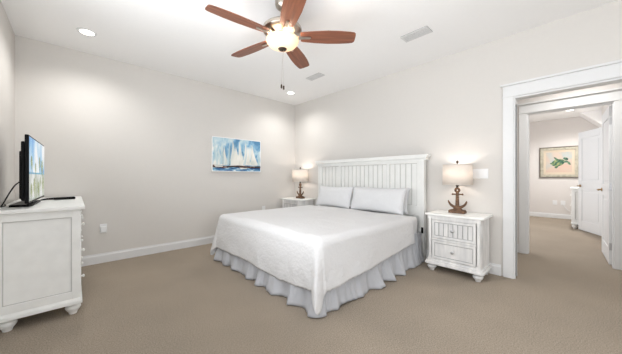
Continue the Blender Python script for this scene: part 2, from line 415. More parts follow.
def door_leaf(name, loc, rz, L, Hh, label, lever_face, hinge=True, lever_dir=-1):
    # hinge edge at local x=0, leaf along +x, thickness 0..0.035 in +y
    t = thing(name, label, 'door', loc, rz, kind='structure')
    b = MB(); th = .035; st = .11
    b.box(0, st, 0, th, 0, Hh).box(L-st, L, 0, th, 0, Hh)
    rails = [(0, .20), (.86, 1.03), (Hh-.14, Hh)]
    for z0, z1 in rails: b.box(st, L-st, 0, th, z0, z1)
    b.build('door_frame', 'trim', t, bevel=.003, smooth=20)
    for z0, z1 in ((.20, .86), (1.03, Hh-.14)):
        p = MB().box(st, L-st, .010, th-.010, z0, z1).box(st+.05, L-st-.05, .004, th-.004, z0+.05, z1-.05)
        p.build('door_panel', 'trim', t, bevel=.004, smooth=20)
    lx = L-.065; y = th if lever_face > 0 else 0; s = lever_face
    hd = MB().lathe([(.028, 0), (.028, .008*s), (.012, .012*s), (.011, .045*s)], (lx, y, .94), axis='y', n=18)
    hd.tube([(lx+.01, y+.045*s, .94), (lx-.03, y+.05*s, .942), (lx-.115, y+.046*s, .936)], .009)
    hd.build('door_handle', 'brass', t)
    if hinge:
        for z in (.23, 1.0, Hh-.2):
            MB().box(-.004, 0, .002, .033, z-.045, z+.045).tube([(-.004, 0, z-.05), (-.004, 0, z+.05)], .006, n=8).build('hinge', 'silver', t, smooth=40)
    return t
ang = math.atan2(.03, .8)
door_leaf('door_2', (5.035, -.30, .012), ang, .80, 2.05, 'white panel door standing open with dark hinges at right edge of photo', 1)
fa = math.atan2(.33, .684)
door_leaf('door_3', (7.285, -.352, .012), fa, .76, 2.08, 'farther white two panel door ajar beside the turtle print', 1, hinge=False)

# ------------------------------------------------------------------ furniture helpers
FOOT = [(.022, .085), (.022, .071), (.038, .066), (.050, .055), (.051, .045), (.042, .030), (.029, .014), (.025, 0)]
def bun_foot(parent, x, y, m='furn', k=1.0, h=.085):
    return MB().lathe([(r*k, z*h/.085) for r, z in FOOT][::-1], n=24).build('foot', m, parent, loc=(x, y, 0), smooth=50)

# ------------------------------------------------------------------ nightstands
def nightstand(loc, label):
    t = thing('nightstand', label, 'nightstand', loc, 0, 'matching white bedside nightstands')
    w, d = .308, .21                       # half width (y), half depth (x)
    MB().box(-d, d, -w, w, .675, .70).build('top', 'furn', t, bevel=.006)
    bw, bd = .278, .188
    b = MB()
    b.box(-bd+.02, bd, -bw, -bw+.025, .125, .675).box(-bd+.02, bd, bw-.025, bw, .125, .675)       # sides
    b.box(bd-.01, bd, -bw+.025, bw-.025, .125, .675)                                              # back
    b.box(-bd+.002, -bd+.02, -bw+.045, bw-.045, .625, .675).box(-bd+.002, -bd+.02, -bw+.045, bw-.045, .378, .402).box(-bd+.002, -bd+.02, -bw+.045, bw-.045, .125, .152)
    b.box(-bd+.02, bd-.01, -bw+.025, bw-.025, .125, .14)
    b.build('carcass', 'furn_dist', t, bevel=.002)
    for s in (-1, 1):                                                                             # corner posts
        p = MB(); y = s*(bw-.0225)
        p.box(-bd-.004, -bd+.02, y-.0225, y+.0225, .125, .165).box(-bd-.004, -bd+.02, y-.0225, y+.0225, .635, .675)
        p.lathe([(.017, .165), (.021, .18), (.018, .2), (.018, .6), (.021, .62), (.017, .635)], (-bd+.010, y, 0), n=16)
        p.build('corner_post', 'furn_dist', t, smooth=40)
        q = MB(); yy = s*bw
        q.box(-bd+.05, bd-.03, min(yy, yy+s*.004), max(yy, yy+s*.004), .20, .60)
        q.build('side_panel', 'furn_dist', t, bevel=.003)
    for z0, z1, bead in ((.406, .621, True), (.156, .374, False)):
        f = MB(); y0, y1 = -bw+.048, bw-.048; e = .026
        f.box(-bd, -bd+.018, y0, y1, z0, z0+e).box(-bd, -bd+.018, y0, y1, z1-e, z1).box(-bd, -bd+.018, y0, y0+e, z0+e, z1-e).box(-bd, -bd+.018, y1-e, y1, z0+e, z1-e)
        dr = f.build('drawer', 'furn_dist', t, bevel=.003)
        p = MB()
        if bead: p.beadboard(y0+e, y1-e, z0+e, z1-e, -bd+.009, -bd+.017, .05, n=8, w=.010, d=.005)
        else: p.box(-bd+.010, -bd+.017, y0+e, y1-e, z0+e, z1-e)
        ee = .007
        p.box(-bd+.004, -bd+.012, y0+e, y0+e+ee, z0+e, z1-e, 1).box(-bd+.004, -bd+.012, y1-e-ee, y1-e, z0+e, z1-e, 1)
        p.box(-bd+.004, -bd+.012, y0+e+ee, y1-e-ee, z0+e, z0+e+ee, 1).box(-bd+.004, -bd+.012, y0+e+ee, y1-e-ee, z1-e-ee, z1-e, 1)
        p.build('drawer_panel', ['furn_dist', 'glaze'], dr, smooth=20)
        zc = (z0+z1)/2
        MB().lathe([(.006, .009), (.006, -.008), (.016, -.014), (.017, -.022), (.008, -.028), (.001, -.029)], (-bd, 0, zc), axis='x', n=18).build('knob', 'silver', dr, smooth=60)
    m = MB()
    m.prism([(-d, .085), (-d, .105), (-bd-.003, .127), (bd, .127), (bd, .085)], -w+.012, w-.012, axis='y')
    m.prism([(-w, .085), (-w, .105), (-bw-.003, .1265), (bw+.003, .1265), (w, .105), (w, .085)], -d+.008, bd-.002, axis='x')
    m.build('base_molding', 'furn_dist', t, smooth=25)
    for sx in (-1, 1):
        for sy in (-1, 1): bun_foot(t, sx*(d-.055), sy*(w-.065), 'furn_dist', 1.0)
    return t
ns = nightstand((3.372, 1.0, 0), 'white two drawer nightstand between the bed and the doorway')
ns2 = copy_tree(ns, label='white nightstand in the far corner, mostly hidden behind the bed'); ns2.location = (3.372, 3.99, 0)

# ------------------------------------------------------------------ lamps
def anchor_lamp(loc, label):
    t = thing('anchor_lamp', label, 'lamp', loc, 0, 'wooden anchor table lamps')
    b = MB()
    b.prism([(-.088, 0), (.088, 0), (.088, .030), (.074, .040), (-.074, .040), (-.088, .030)], -.048, .048, axis='x')
    b.prism([(-.055, .040), (.055, .040), (.035, .058), (-.035, .058)], -.032, .032, axis='x')
    b.build('base', 'driftwood', t, bevel=.004, smooth=30)
    a = MB()
    a.tube([(0, 0, .045), (0, 0, .075), (0, 0, .265)], .016, n=12, radii=[.026, .023, .016])
    # curved arms with pointed flukes
    for s in (-1, 1):
        pts = []; rad = []
        for k in range(9):
            u = k/8
            ang = u*1.15
            pts.append((0, s*.098*math.sin(ang)/math.sin(1.15), .068 + .068*(u**2.0)))
            rad.append(.021 - .011*u)
        pts.append((0, s*.101, .153)); rad.append(.003)
        a.tube(pts, .01, n=10, radii=rad)
    # stock
    a.tube([(0, -.052, .229), (0, .052, .229)], .0085, n=10)
    for s in (-1, 1): a.lathe([(.002, -.012), (.011, -.008), (.012, .002), (.002, .011)], (0, s*.054, .229), axis='y', n=12)
    # ring / eye
    ring = [(0, .021*math.cos(2*PI*k/20), .280+.021*math.sin(2*PI*k/20)) for k in range(21)]
    a.tube(ring, .0135, n=10)
    a.build('anchor', 'driftwood', t, smooth=60)
    MB().lathe([(.012, .295), (.013, .305), (.012, .325), (.018, .33), (.018, .37)], n=14).build('socket', 'bronze', t, smooth=40)
    s = MB(); R = .162
    s.lathe([(R, .345), (R-.004, .59)], n=48, caps=False)
    sh = s.build('lamp_shade', 'shade', t, smooth=60, solid=.002)
    MB().lathe([(R-.003, .583), (R-.003, .59)], n=48, caps=False).build('shade_trim', 'shade', sh, smooth=60, solid=.003)
    MB().lathe([(R+.001, .345), (R+.001, .352)], n=48, caps=False).build('shade_trim', 'shade', sh, smooth=60, solid=.003)
    hp = MB()
    hp.tube([(0, .02, .36), (0, .06, .42), (0, .055, .52), (0, 0, .585)], .002, n=6).tube([(0, -.02, .36), (0, -.06, .42), (0, -.055, .52), (0, 0, .585)], .002, n=6)
    for k in range(3):
        an = 2*PI*k/3; hp.tube([(0, 0, .583), ((R-.005)*math.cos(an), (R-.005)*math.sin(an), .583)], .002, n=6)
    hp.build('harp', 'bronze', t)
    MB().lathe([(.004, .585), (.004, .605), (.014, .615), (.015, .628), (.007, .64), (.001, .643)], n=16).build('finial', 'bronze', t, smooth=60)
    MB().lathe([(.010, .37), (.014, .385), (.030, .42), (.032, .445), (.024, .465), (.001, .478)], n=18).build('bulb', 'bulb', t, smooth=60)
    return t
def lamp_light(parent, z, power, r=.04, col=(1.0, .90, .82)):
    d = bpy.data.lights.new('lamp_glow', 'POINT'); d.energy = power; d.shadow_soft_size = r; d.color = col
    o = bpy.data.objects.new('lamp_glow', d); COL.objects.link(o); o.parent = parent; o.location = (0, 0, z)
la = anchor_lamp((3.41, 1.018, .70), 'wooden anchor lamp with linen shade on the nightstand beside the doorway')
lb = copy_tree(la, label='wooden anchor lamp with linen shade on the nightstand in the far corner'); lb.location = (3.40, 3.94, .70)
lamp_light(la, .50, 2.1); lamp_light(lb, .50, 2.6)

# ------------------------------------------------------------------ bed
BX0, BX1, BY0, BY1, MZ = 1.47, 3.46, 1.47, 3.42, .615
bed = thing('king_bed', 'white king bed with beadboard headboard and ruffled skirt', 'bed', (0, 0, 0))
hy0, hy1 = 1.45, 3.50
hb = MB()
hb.box(3.512, 3.55, hy0+.05, hy1-.05, .30, 1.35).build('headboard', 'head', bed, smooth=0)
for y in (hy0, hy1-.065): MB().box(3.480, 3.556, y, y+.065, .0, 1.37).build('headboard_post', 'head', bed, bevel=.003)
hx = 3.485
fr = MB()
fr.box(hx-.004, 3.512, hy0+.065, hy1-.065, 1.335, 1.37).box(hx, 3.512, hy0+.065, hy1-.065, .60, .74)
for y in (1.995, 2.955): fr.box(hx, 3.512, y-.022, y+.022, .74, 1.335)
for y in (hy0+.065, hy1-.065-.035): fr.box(hx, 3.512, y, y+.035, .74, 1.335)
fr.build('headboard_rail', 'head', bed, bevel=.002)
for y0, y1 in ((hy0+.10, 1.973), (2.017, 2.933), (2.977, hy1-.10)):
    e = .007; q = MB()
    q.box(3.494, 3.503, y0, y0+e, .74, 1.335).box(3.494, 3.503, y1-e, y1, .74, 1.335).box(3.494, 3.503, y0+e, y1-e, .74, .74+e).box(3.494, 3.503, y0+e, y1-e, 1.335-e, 1.335)
    q.build('panel_bead', 'headgroove', bed, smooth=0)
    MB().beadboard(y0, y1, .74, 1.335, 3.502, 3.512, .086, w=.016, d=.007).build('headboard_panel', ['head', 'headgroove'], bed, smooth=20)
cr = MB()
prof = [(3.556, 1.37), (3.474, 1.37), (3.474, 1.385), (3.468, 1.40), (3.455, 1.42), (3.448, 1.43), (3.448, 1.45), (3.556, 1.45)]
cr.prism(prof, hy0-.03, hy1+.03, axis='y')
cr.prism([(hy0-.03, 1.40), (hy0-.058, 1.43), (hy0-.058, 1.45), (hy1+.058, 1.45), (hy1+.058, 1.43), (hy1+.03, 1.40)], 3.449, 3.5555, axis='x')
cr.build('crown_molding', 'head', bed, smooth=20)
MB().box(3.468, 3.4795, 1.458, 1.486, .37, .45).build('frame_bolt_cap', 'black', bed, smooth=0)
MB().box(BX0+.03, 3.40, BY0+.02, BY1-.02, .33, MZ-.01).build('mattress', 'mattress', bed, bevel=.05, segs=4)
MB().box(BX0+.05, BX1, BY0+.05, BY1-.05, .12, .325).build('box_spring', 'mattress', bed, bevel=.02)
for x in (1.6, 3.3):
    for y in (1.62, 3.28): MB().lathe([(.03, 0), (.03, .12)], (x, y, 0), n=12).build('frame_leg', 'black', bed)

# ruffled skirt: path along far side, foot, near side
def skirt():
    pts = []
    R = .03; x0, y0, y1 = BX0+.005, BY0+.005, BY1-.005
    path = [(3.42, y1, 0, 1)]
    def seg(a, b, n, nx, ny):
        return [(a[0]+(b[0]-a[0])*k/n, a[1]+(b[1]-a[1])*k/n, nx, ny) for k in range(n+1)]
    P = seg((3.43, y1), (x0+R, y1), 300, 0, 1)
    P += [(x0+R-R*math.sin(a), y1-R+R*math.cos(a), -math.sin(a), math.cos(a)) for a in [PI/2*k/10 for k in range(1, 10)]]
    P += seg((x0, y1-R), (x0, y0+R), 300, -1, 0)
    P += [(x0+R-R*math.cos(a), y0+R-R*math.sin(a), -math.cos(a), -math.sin(a)) for a in [PI/2*k/10 for k in range(1, 10)]]
    P += seg((x0+R, y0), (3.43, y0), 300, 0, -1)
    rows = []; s = 0
    arc = [0]
    for a, b in zip(P, P[1:]): arc.append(arc[-1]+math.hypot(b[0]-a[0], b[1]-a[1]))
    NZ = 16
    for k in range(NZ+1):
        u = k/NZ; row = []
        for (x, y, nx, ny), s in zip(P, arc):
            w = s + .16*noise.noise(Vector((s*1.9, 3.1, u*.2))) + .05*noise.noise(Vector((s*5.1, 1.1, u*.3)))
            big = math.sin(w*2*PI/.27)
            sm = math.sin(w*2*PI/.083 + 2.5*noise.noise(Vector((s*4, 9, 0))))
            n2 = noise.noise(Vector((s*5, 5, u*.9))) + .6*noise.noise(Vector((s*13, 8, u*2.2)))
            am = max(.15, .8 + 1.1*noise.noise(Vector((s*1.3, 7, 0))))
            off = .008 + .055*u**1.6 + (.002 + .034*u**1.8)*big*am + sm*(.008*(1-.45*u)*min(1, .4+u)) + .034*u**1.8*n2
            # tangential shift so that folds lean
            tx, ty = -ny, nx
            sh = .018*u*noise.noise(Vector((s*3, 11, 0)))
            hem = .006 + .030*max(0, noise.noise(Vector((s*3.0, 2, 0)))) + .004*(1+big)*.5
            z = .40 + (hem-.40)*u
            row.append((x+nx*off+tx*sh, y+ny*off+ty*sh, z))
        rows.append(row)
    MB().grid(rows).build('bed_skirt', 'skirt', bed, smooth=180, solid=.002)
skirt()

# coverlet: one cloth over top, foot and both sides
def coverlet():
    r = .075; off = .026
    cx0 = BX0-off+r; cy0 = BY0-off+r; cy1 = BY1+off-r; x1 = 3.15
    zt = MZ+.012
    drop = .475
    ss = []                                       # along x: negative = past foot edge
    n1, n2 = 34, 90
    def side(n, d): return [d*k/n for k in range(1, n+1)]
    xs = [-d for d in reversed(side(n1, drop))] + [(x1-cx0)*k/n2 for k in range(n2+1)]
    ys = [-d for d in reversed(side(n1, drop))] + [(cy1-cy0)*k/n2 for k in range(n2+1)] + [(cy1-cy0)+d for d in side(n1, drop)]
    Ly = cy1-cy0
    rows = []
    def hang(e):
        q = r*PI/2
        if e < q:
            a = e/r; return r*math.sin(a), r*(1-math.cos(a))
        return r, r+(e-q)
    for t in ys:
        row = []
        for s in xs:
            ex = max(0, -s); ey = -t if t < 0 else (t-Ly if t > Ly else 0); sy = -1 if t < 0 else 1
            bx = cx0 + max(0, s); by = cy0 + min(max(t, 0), Ly)
            e = math.hypot(ex, ey)
            if e == 0:
                nz = .010*noise.noise(Vector((bx*2.2, by*2.2, 0))) + .006*noise.noise(Vector((bx*6, by*6, 4))) + .0025*noise.noise(Vector((bx*17, by*17, 4)))
                crown = .012*math.sin(PI*min(1, max(0, t/Ly)))
                row.append((bx, by, zt+nz+crown)); continue
            phi = math.atan2(ey, ex)             # 0 = foot, pi/2 = side
            emax = drop/max(math.cos(phi), math.sin(phi))
            en = drop/(math.cos(phi)**7 + math.sin(phi)**7)**(1/7)
            e *= en/emax; emax = en
            corner = math.sin(2*phi)
            if corner > 0: e *= 1 - .10*corner*0
            if sy < 0 and ex == 0: e *= 1 - .23*min(1, (bx-cx0)/1.7)
            h, v = hang(e)
            hemq = min(1, e/emax)
            u = max(0, (v-r)/.36)
            along = (by if ey == 0 else bx)
            wave = noise.noise(Vector((bx*2.4+by*1.7, phi*1.4, u*.5)))
            fold = noise.noise(Vector((bx*5.3+3, by*5.3, 2+u*.4))) + .6*noise.noise(Vector((bx*13, by*13, v*9)))
            out = h + u*(.030 + .020*wave + .014*fold)
            if corner > 0:
                out += u*(.030*corner**2 + .035*math.exp(-((phi-.62)/.22)**2) - .012*math.exp(-((phi-1.15)/.16)**2))
            if sy > 0: v2 = v
            zz = zt - v
            zz += .006*hemq**6*math.sin((bx+by)*2*PI/.055)  # scalloped hem
            zz -= .035*hemq**3*(1-corner)*noise.noise(Vector((bx*2.3, by*2.3, 7)))
            dx, dy = -math.cos(phi)*out, sy*math.sin(phi)*out
            zz = max(zz, .006 + .002*(1-hemq))
            nz = 0
            row.append((bx+dx, by+dy, zz+nz))
        rows.append(row)
    o = MB().grid(rows).build('coverlet', 'cloth', smooth=180, solid=.006)
    tag(o, 'white textured coverlet draped over the king bed', 'coverlet')
coverlet()

def pillow(loc, rot, w, h, d, label, seed):
    N = 36; top = []; bot = []
    t = []
    for sgn in (1, -1):
        rows = []
        for i in range(N+1):
            v = -1+2*i/N; row = []
            for j in range(N+1):
                u = -1+2*j/N
                ex = 1-.05*(1-abs(v)**2)*abs(u)**3 ; ey = 1-.09*(1-abs(u)**2)*abs(v)**3
                prof = max(0, (1-abs(u)**2.6))**.55 * max(0, (1-abs(v)**2.2))**.55
                wr = .10*noise.noise(Vector((u*1.6+seed, v*1.6, sgn))) + .05*noise.noise(Vector((u*5+seed, v*4, sgn)))
                z = sgn*d/2*prof*(1+wr)
                sag = -.10*h*(1-prof)*0
                row.append((u*w/2*ex, v*h/2*ey, z))
            rows.append(row)
        t.append(rows)
    b = MB(); b.grid(t[0]); b.grid(t[1])
    bmesh.ops.remove_doubles(b.bm, verts=b.bm.verts, dist=1e-5)
    o = b.build('pillow', 'pillow', smooth=180)
    o.location = loc; o.rotation_euler = rot
    tag(o, label, 'pillow', 'white pillows leaning on the headboard')
    # flange piping
    pts = []
    for k in range(4*24):
        q, f = divmod(k, 24); f = f/24*2-1
        u, v = ((f, -1), (1, f), (-f, 1), (-1, -f))[q]
        ex = 1-.05*(1-abs(v)**2)*abs(u)**3; ey = 1-.09*(1-abs(u)**2)*abs(v)**3
        pts.append((u*w/2*ex, v*h/2*ey, 0))
    pts.append(pts[0])
    MB().tube(pts, .004, n=6).build('piping', 'pillow', o, smooth=60)
    return o
tilt = math.radians(73)
# local x along wall (+y of the room), local y up the slope, local z = pillow thickness facing the room
def prot(dz=0, roll=0):
    m = Matrix.Rotation(-PI/2+dz, 3, 'Z') @ Matrix.Rotation(tilt+roll, 3, 'X')
    return m.to_euler()
pl = pillow((3.235, 2.872, .808), prot(0.0), .77, .36, .15, 'left white pillow against the headboard, nearer the far corner lamp', 1)
pr = pillow((3.225, 2.040, .808), prot(0.0), .89, .36, .16, 'right white pillow against the headboard, nearer the doorway lamp', 5)
pb = pillow((3.385, 2.09, .808), prot(0.0, .06), .95, .36, .13, 'white pillow behind the right front pillow, only its edge showing', 9)
MB().box(-.445, -.418, -.175, -.145, -.010, .010).build('care_tag', 'dark', pr, smooth=0)['label'] = 'small dark tag'

# ------------------------------------------------------------------ dresser with TV
def dresser(loc, L, D, Hh, label, m='furn', rz=0, cat='dresser', cols=2):
    # back at x=0, front at x=D, length along y from 0 to L
    t = thing('dresser', label, cat, loc, rz)
    MB().box(-.0, D+.028, -.025, L+.025, Hh-.03, Hh).build('top', m, t, bevel=.005)
    zb = .088
    c = MB().box(.0, D-.02, .012, L-.012, zb+.03, Hh-.03); c.build('carcass', m, t, smooth=0)
    for y0, y1, nm in ((0, .012, 'near'), (L-.012, L, 'far')):
        f = MB(); a, bb = .0, D
        f.box(a, a+.055, y0, y1, zb+.05, Hh-.03).box(bb-.052, bb, y0, y1, zb+.05, Hh-.03).box(a+.055, bb-.052, y0, y1, Hh-.09, Hh-.03).box(a+.055, bb-.052, y0, y1, zb+.05, zb+.11)
        ef = f.build('end_frame', m, t, bevel=.002)
        e = MB(); w = .006; yy0, yy1 = (y0+.006, y1) if nm == 'near' else (y0, y1-.006)
        x0, x1, z0, z1 = a+.055, bb-.052, zb+.11, Hh-.09
        e.box(x0, x0+w, yy0, yy1, z0, z1).box(x1-w, x1, yy0, yy1, z0, z1).box(x0+w, x1-w, yy0, yy1, z0, z0+w).box(x0+w, x1-w, yy0, yy1, z1-w, z1)
        e.build('end_bead', 'glaze_light', ef, smooth=0)
    b = MB().box(.0, D+.012, -.012, L+.012, zb+.004, zb+.03); b.prism([(-.012, zb+.03), (.0, zb+.05), (L, zb+.05), (L+.012, zb+.03)], 0, D+.004, axis='x')
    b.build('base_molding', m, t, bevel=.003, smooth=25)
    hz = (Hh-.03-zb-.05)
    for z0, z1 in ((Hh-.06, Hh-.03), (zb+.03, zb+.07)): MB().box(D-.02, D-.002, .012, L-.012, z0, z1).build('front_rail', m, t, smooth=0)
    rh = (Hh-.06-zb-.07)/3; cw = (L-.06)/cols
    for r in range(3):
        for k in range(cols):
            z0 = zb+.07+r*rh+.008; z1 = z0+rh-.016; y0 = .03+k*cw+.01; y1 = y0+cw-.02
            d = MB().box(D-.02, D+.006, y0, y1, z0, z1).build('drawer', m, t, bevel=.005)
            for fy in (.16, .84):
                MB().lathe([(.006, 0), (.006, .007), (.013, .012), (.014, .018), (.007, .023), (.001, .024)], (D+.006, y0+(y1-y0)*fy, (z0+z1)/2), axis='x', n=14).build('knob', m, d, smooth=60)
    for x in (.075, D-.045):
        for y in (.055, L-.055): bun_foot(t, x, y, m, .98, .096)
    return t
dresser((XL+.049, 2.85, 0), 1.42, .474, .90, 'white dresser holding the black television against the left wall')
fd = dresser((8.80, RY+.02, 0), .76, .46, .90, 'small white dresser in the next room behind the ajar door', rz=PI/2, cols=1)

# television, facing +x and turned slightly towards the doorway
tv = thing('television', 'black flat screen television showing a palm beach on the dresser', 'television', (-.25, 2.86, .90), math.atan2(-.026, .90))
TW, TB, TH = .91, .038, .525
b = MB().box(-.022, .0, 0, TW, TB, TB+TH); b.build('bezel', 'black', tv, bevel=.004)
b = MB().box(-.045, -.022, .03, TW-.03, TB+.02, TB+TH-.05).box(-.045-.018, -.045, .10, TW-.10, TB+.03, TB+TH-.12); b.build('back_housing', 'black', tv, bevel=.008)
b = MB().box(-.055, -.018, .36, .55, .012, TB+.1); b.build('stand_neck', 'black', tv, bevel=.005)
b = MB().prism([(-.13, .20), (-.02, .18), (-.004, .22), (-.004, .69), (-.02, .73), (-.13, .71)], 0, .018, axis='z'); b.build('stand_base', 'black', tv, bevel=.004)
sc = MB(); x = .0008; s0, s1, t0, t1 = .012, TW-.012, TB+.016, TB+TH-.012
hz = t0+(t1-t0)*.45
sc.poly([(x, s0, hz), (x, s1, hz), (x, s1, t1), (x, s0, t1)], 0)
sc.poly([(x, s0, hz-.014), (x, s1, hz-.014), (x, s1, hz), (x, s0, hz)], 1)
sc.poly([(x, s0, t0), (x, s1, t0), (x, s1, hz-.014), (x, s0, hz-.014)], 2)
random.seed(3)
for cy, cz, sz in ((.13, hz+.09, .06), (.27, hz-.10, .08), (.33, hz+.05, .05), (.50, hz-.13, .07), (.58, hz+.10, .07), (.74, hz+.06, .09), (.80, hz-.10, .09), (.12, hz-.13, .06), (.65, hz-.07, .05)):
    for k in range(9):
        a = 2*PI*k/9+.2; wv = .35
        p = [(cy, cz), (cy+sz*.6*math.cos(a-wv), cz+sz*.6*math.sin(a-wv)+.01), (cy+sz*math.cos(a), cz+sz*math.sin(a)-.02), (cy+sz*.5*math.cos(a+wv), cz+sz*.5*math.sin(a+wv))]
        sc.poly([(x+.0004+k*.00002, q[0], q[1]) for q in p], 3)
    sc.poly([(x+.0003, cy-.006, cz-.10), (x+.0003, cy+.006, cz-.10), (x+.0003, cy+.005, cz), (x+.0003, cy-.005, cz)], 3)
so = sc.build('screen', ['s_sky', 's_sea', 's_sand', 's_palm'], tv, smooth=0); so['label'] = 'lit screen with blue sky and palms'
# cable
cb = []
P = [(-.318, 3.06, 1.10), (-.345, 3.08, 1.07), (-.375, 3.10, 1.01), (-.40, 3.115, .95), (-.415, 3.12, .915), (-.42, 3.13, .9055), (-.41, 3.22, .9055), (-.43, 3.35, .9055)]
def smooth_pts(P, n=6):
    out = []
    for i in range(len(P)-1):
        p0, p1, p2, p3 = [Vector(P[max(0, min(len(P)-1, i+k))]) for k in (-1, 0, 1, 2)]
        for k in range(n):
            t = k/n
            out.append(.5*((2*p1)+(-p0+p2)*t+(2*p0-5*p1+4*p2-p3)*t*t+(-p0+3*p1-3*p2+p3)*t**3))
    out.append(Vector(P[-1])); return out
o = MB().tube(smooth_pts(P), .0045, n=8).build('power_cable', 'rubber'); tag(o, 'black cable drooping from the back of the television onto the dresser', 'cable')
o = thing('remote_control', 'long black remote lying on the dresser top in front of the television', 'remote control', (-.115, 3.70, .90), math.atan2(.05, .24))
MB().box(-.04, .125, -.024, .024, .004, .030).build('body', 'black', o, bevel=.006)
MB().tube([(-.13, 0, .010), (-.085, 0, .018), (-.04, 0, .018)], .009, n=8, radii=[.006, .010, .012]).build('handle', 'black', o, smooth=60)

# ------------------------------------------------------------------ ceiling fan
FC = (1.385, 1.852)
fan = thing('ceiling_fan', 'five blade brown wooden ceiling fan with lit alabaster bowl', 'ceiling fan', (FC[0], FC[1], 2.30))
zf = lambda z: z-2.30
MB().lathe([(.068, zf(2.7395)), (.068, zf(2.715)), (.060, zf(2.685)), (.035, zf(2.662)), (.016, zf(2.655))], n=32).build('canopy', 'nickel', fan, smooth=50)
MB().lathe([(.013, zf(2.66)), (.013, zf(2.53))], n=16).build('downrod', 'nickel', fan, smooth=50)
MB().lathe([(.02, zf(2.56)), (.045, zf(2.55)), (.10, zf(2.525)), (.160, zf(2.505)), (.176, zf(2.488)), (.176, zf(2.462)), (.165, zf(2.452)), (.120, zf(2.440)), (.085, zf(2.42)), (.085, zf(2.395)), (.06, zf(2.385)), (.02, zf(2.383))], n=40).build('motor_housing', 'nickel', fan, smooth=40)
b = MB().lathe([(.147, zf(2.392)), (.149, zf(2.384)), (.143, zf(2.364)), (.120, zf(2.338)), (.080, zf(2.318)), (.035, zf(2.308)), (.004, zf(2.306))], n=40, caps=False)
b.build('light_bowl', 'bowl', fan, smooth=70, solid=.003)
MB().lathe([(.001, zf(2.286)), (.014, zf(2.288)), (.034, zf(2.298)), (.040, zf(2.307)), (.010, zf(2.312))], n=20).build('finial', 'bronze', fan, smooth=50)
for k in range(5):
    a = math.radians((30.4, 102.4, 174.4, 243.5, 318.0)[k])
    ou = []
    L0, L1 = .165, .665
    up = [(L0, .050), (L0+.02, .058), (L0+.12, .070), (L0+.25, .078), (L0+.36, .076), (L1-.05, .068), (L1-.018, .062), (L1-.004, .050), (L1, .030)]
    ol = [(x, y) for x, y in up] + [(x, -y) for x, y in reversed(up)]
    bl = MB().prism(ol, -.004, .004, axis='z').build('fan_blade', 'wood', fan, bevel=.0015, smooth=30)
    pitch = math.radians(-12)
    bl.matrix_local = Matrix.Translation((0, 0, zf(2.418))) @ Matrix.Rotation(a, 4, 'Z') @ Matrix.Rotation(pitch, 4, 'X')
    ar = MB().prism([(.09, .022), (.15, .020), (.20, .013), (.245, .013), (.258, .006), (.258, -.006), (.245, -.013), (.20, -.013), (.15, -.020), (.09, -.022)], -.012, -.004, axis='z')
    for sx in (.185, .215, .24): ar.lathe([(.001, -.0155), (.005, -.015), (.006, -.012)], (sx, 0, 0), n=10)
    ar.build('blade_arm', 'nickel', bl, smooth=40)
for dx, dz in ((-.007, 1.985), (.008, 1.972)):
    c = MB().tube([(dx*.6, dx*.5-.02, zf(2.33)), (dx, dx, zf(2.2)), (dx, -dx, zf(dz))], .0007, n=6).build('pull_chain', 'nickel', fan, smooth=60)
    MB().lathe([(.002, zf(dz)+.002), (.007, zf(dz)-.004), (.008, zf(dz)-.028), (.006, zf(dz)-.036), (.001, zf(dz)-.038)], (dx, -dx, 0), n=12).build('chain_fob', 'bronze', c, smooth=50)
d = bpy.data.lights.new('fan_glow', 'POINT'); d.energy = 3; d.shadow_soft_size = .03; d.color = (1, .86, .72)
for k in range(3):
    o = bpy.data.objects.new('fan_glow', d); COL.objects.link(o); o.parent = fan
    o.location = (.095*math.cos(2*PI*k/3+.4), .095*math.sin(2*PI*k/3+.4), zf(2.372))

# ------------------------------------------------------------------ ceiling fittings
def recessed(x, y, label, power, col=(1, .98, .95)):
    t = thing('recessed_light', label, 'ceiling light', (x, y, H), 0, 'round recessed ceiling lights')
    MB().lathe([(.062, -.006), (.082, -.007), (.088, -.0005)], n=32, caps=False).lathe([(.062, -.006), (.066, -.0005)], n=32, caps=False).build('trim_ring', 'trim', t, smooth=50)
    MB().lathe([(.001, -.004), (.064, -.004)], n=32, caps=False).build('diffuser', 'led', t, smooth=0)
    d = bpy.data.lights.new('downlight', 'SPOT'); d.energy = power; d.spot_size = math.radians(150); d.spot_blend = .8; d.shadow_soft_size = .06; d.color = col
    o = bpy.data.objects.new('downlight', d); COL.objects.link(o); o.parent = t; o.location = (0, 0, -.03)
recessed(.104, 3.72, 'round recessed ceiling light above the television', 30)
recessed(3.0, 3.75, 'round recessed ceiling light in the far corner beyond the fan', 26)
recessed(8.63, .147, 'round recessed ceiling light in the next room, seen through the doorway', 115)
recessed(4.3, .0, 'round recessed ceiling light in the small vestibule', 40)
def vent(x, y, w, l, label):
    t = thing('air_vent', label, 'air vent', (x, y, H), 0, 'white ceiling air vents')
    e = .016
    MB().box(-w/2, w/2, -l/2, l/2, -.004, -.0005).build('duct_opening', 'ventslot', t, smooth=0)
    f = MB().box(-w/2, -w/2+e, -l/2, l/2, -.010, -.004).box(w/2-e, w/2, -l/2, l/2, -.010, -.004).box(-w/2+e, w/2-e, -l/2, -l/2+e, -.010, -.004).box(-w/2+e, w/2-e, l/2-e, l/2, -.010, -.004)
    f.build('frame', 'vent', t, smooth=0)
    n = 7
    for k in range(n):
        c = -w/2+e+(w-2*e)*(k+.5)/n
        MB().box(c-.0045, c+.0045, -l/2+e, l/2-e, -.009, -.005).build('slat', 'vent', t, smooth=0)
vent(2.79, 1.25, .15, .30, 'slatted white ceiling vent right of the fan, the nearer one')
vent(2.80, 2.88, .13, .30, 'slatted white ceiling vent beyond the fan, nearer the far corner')

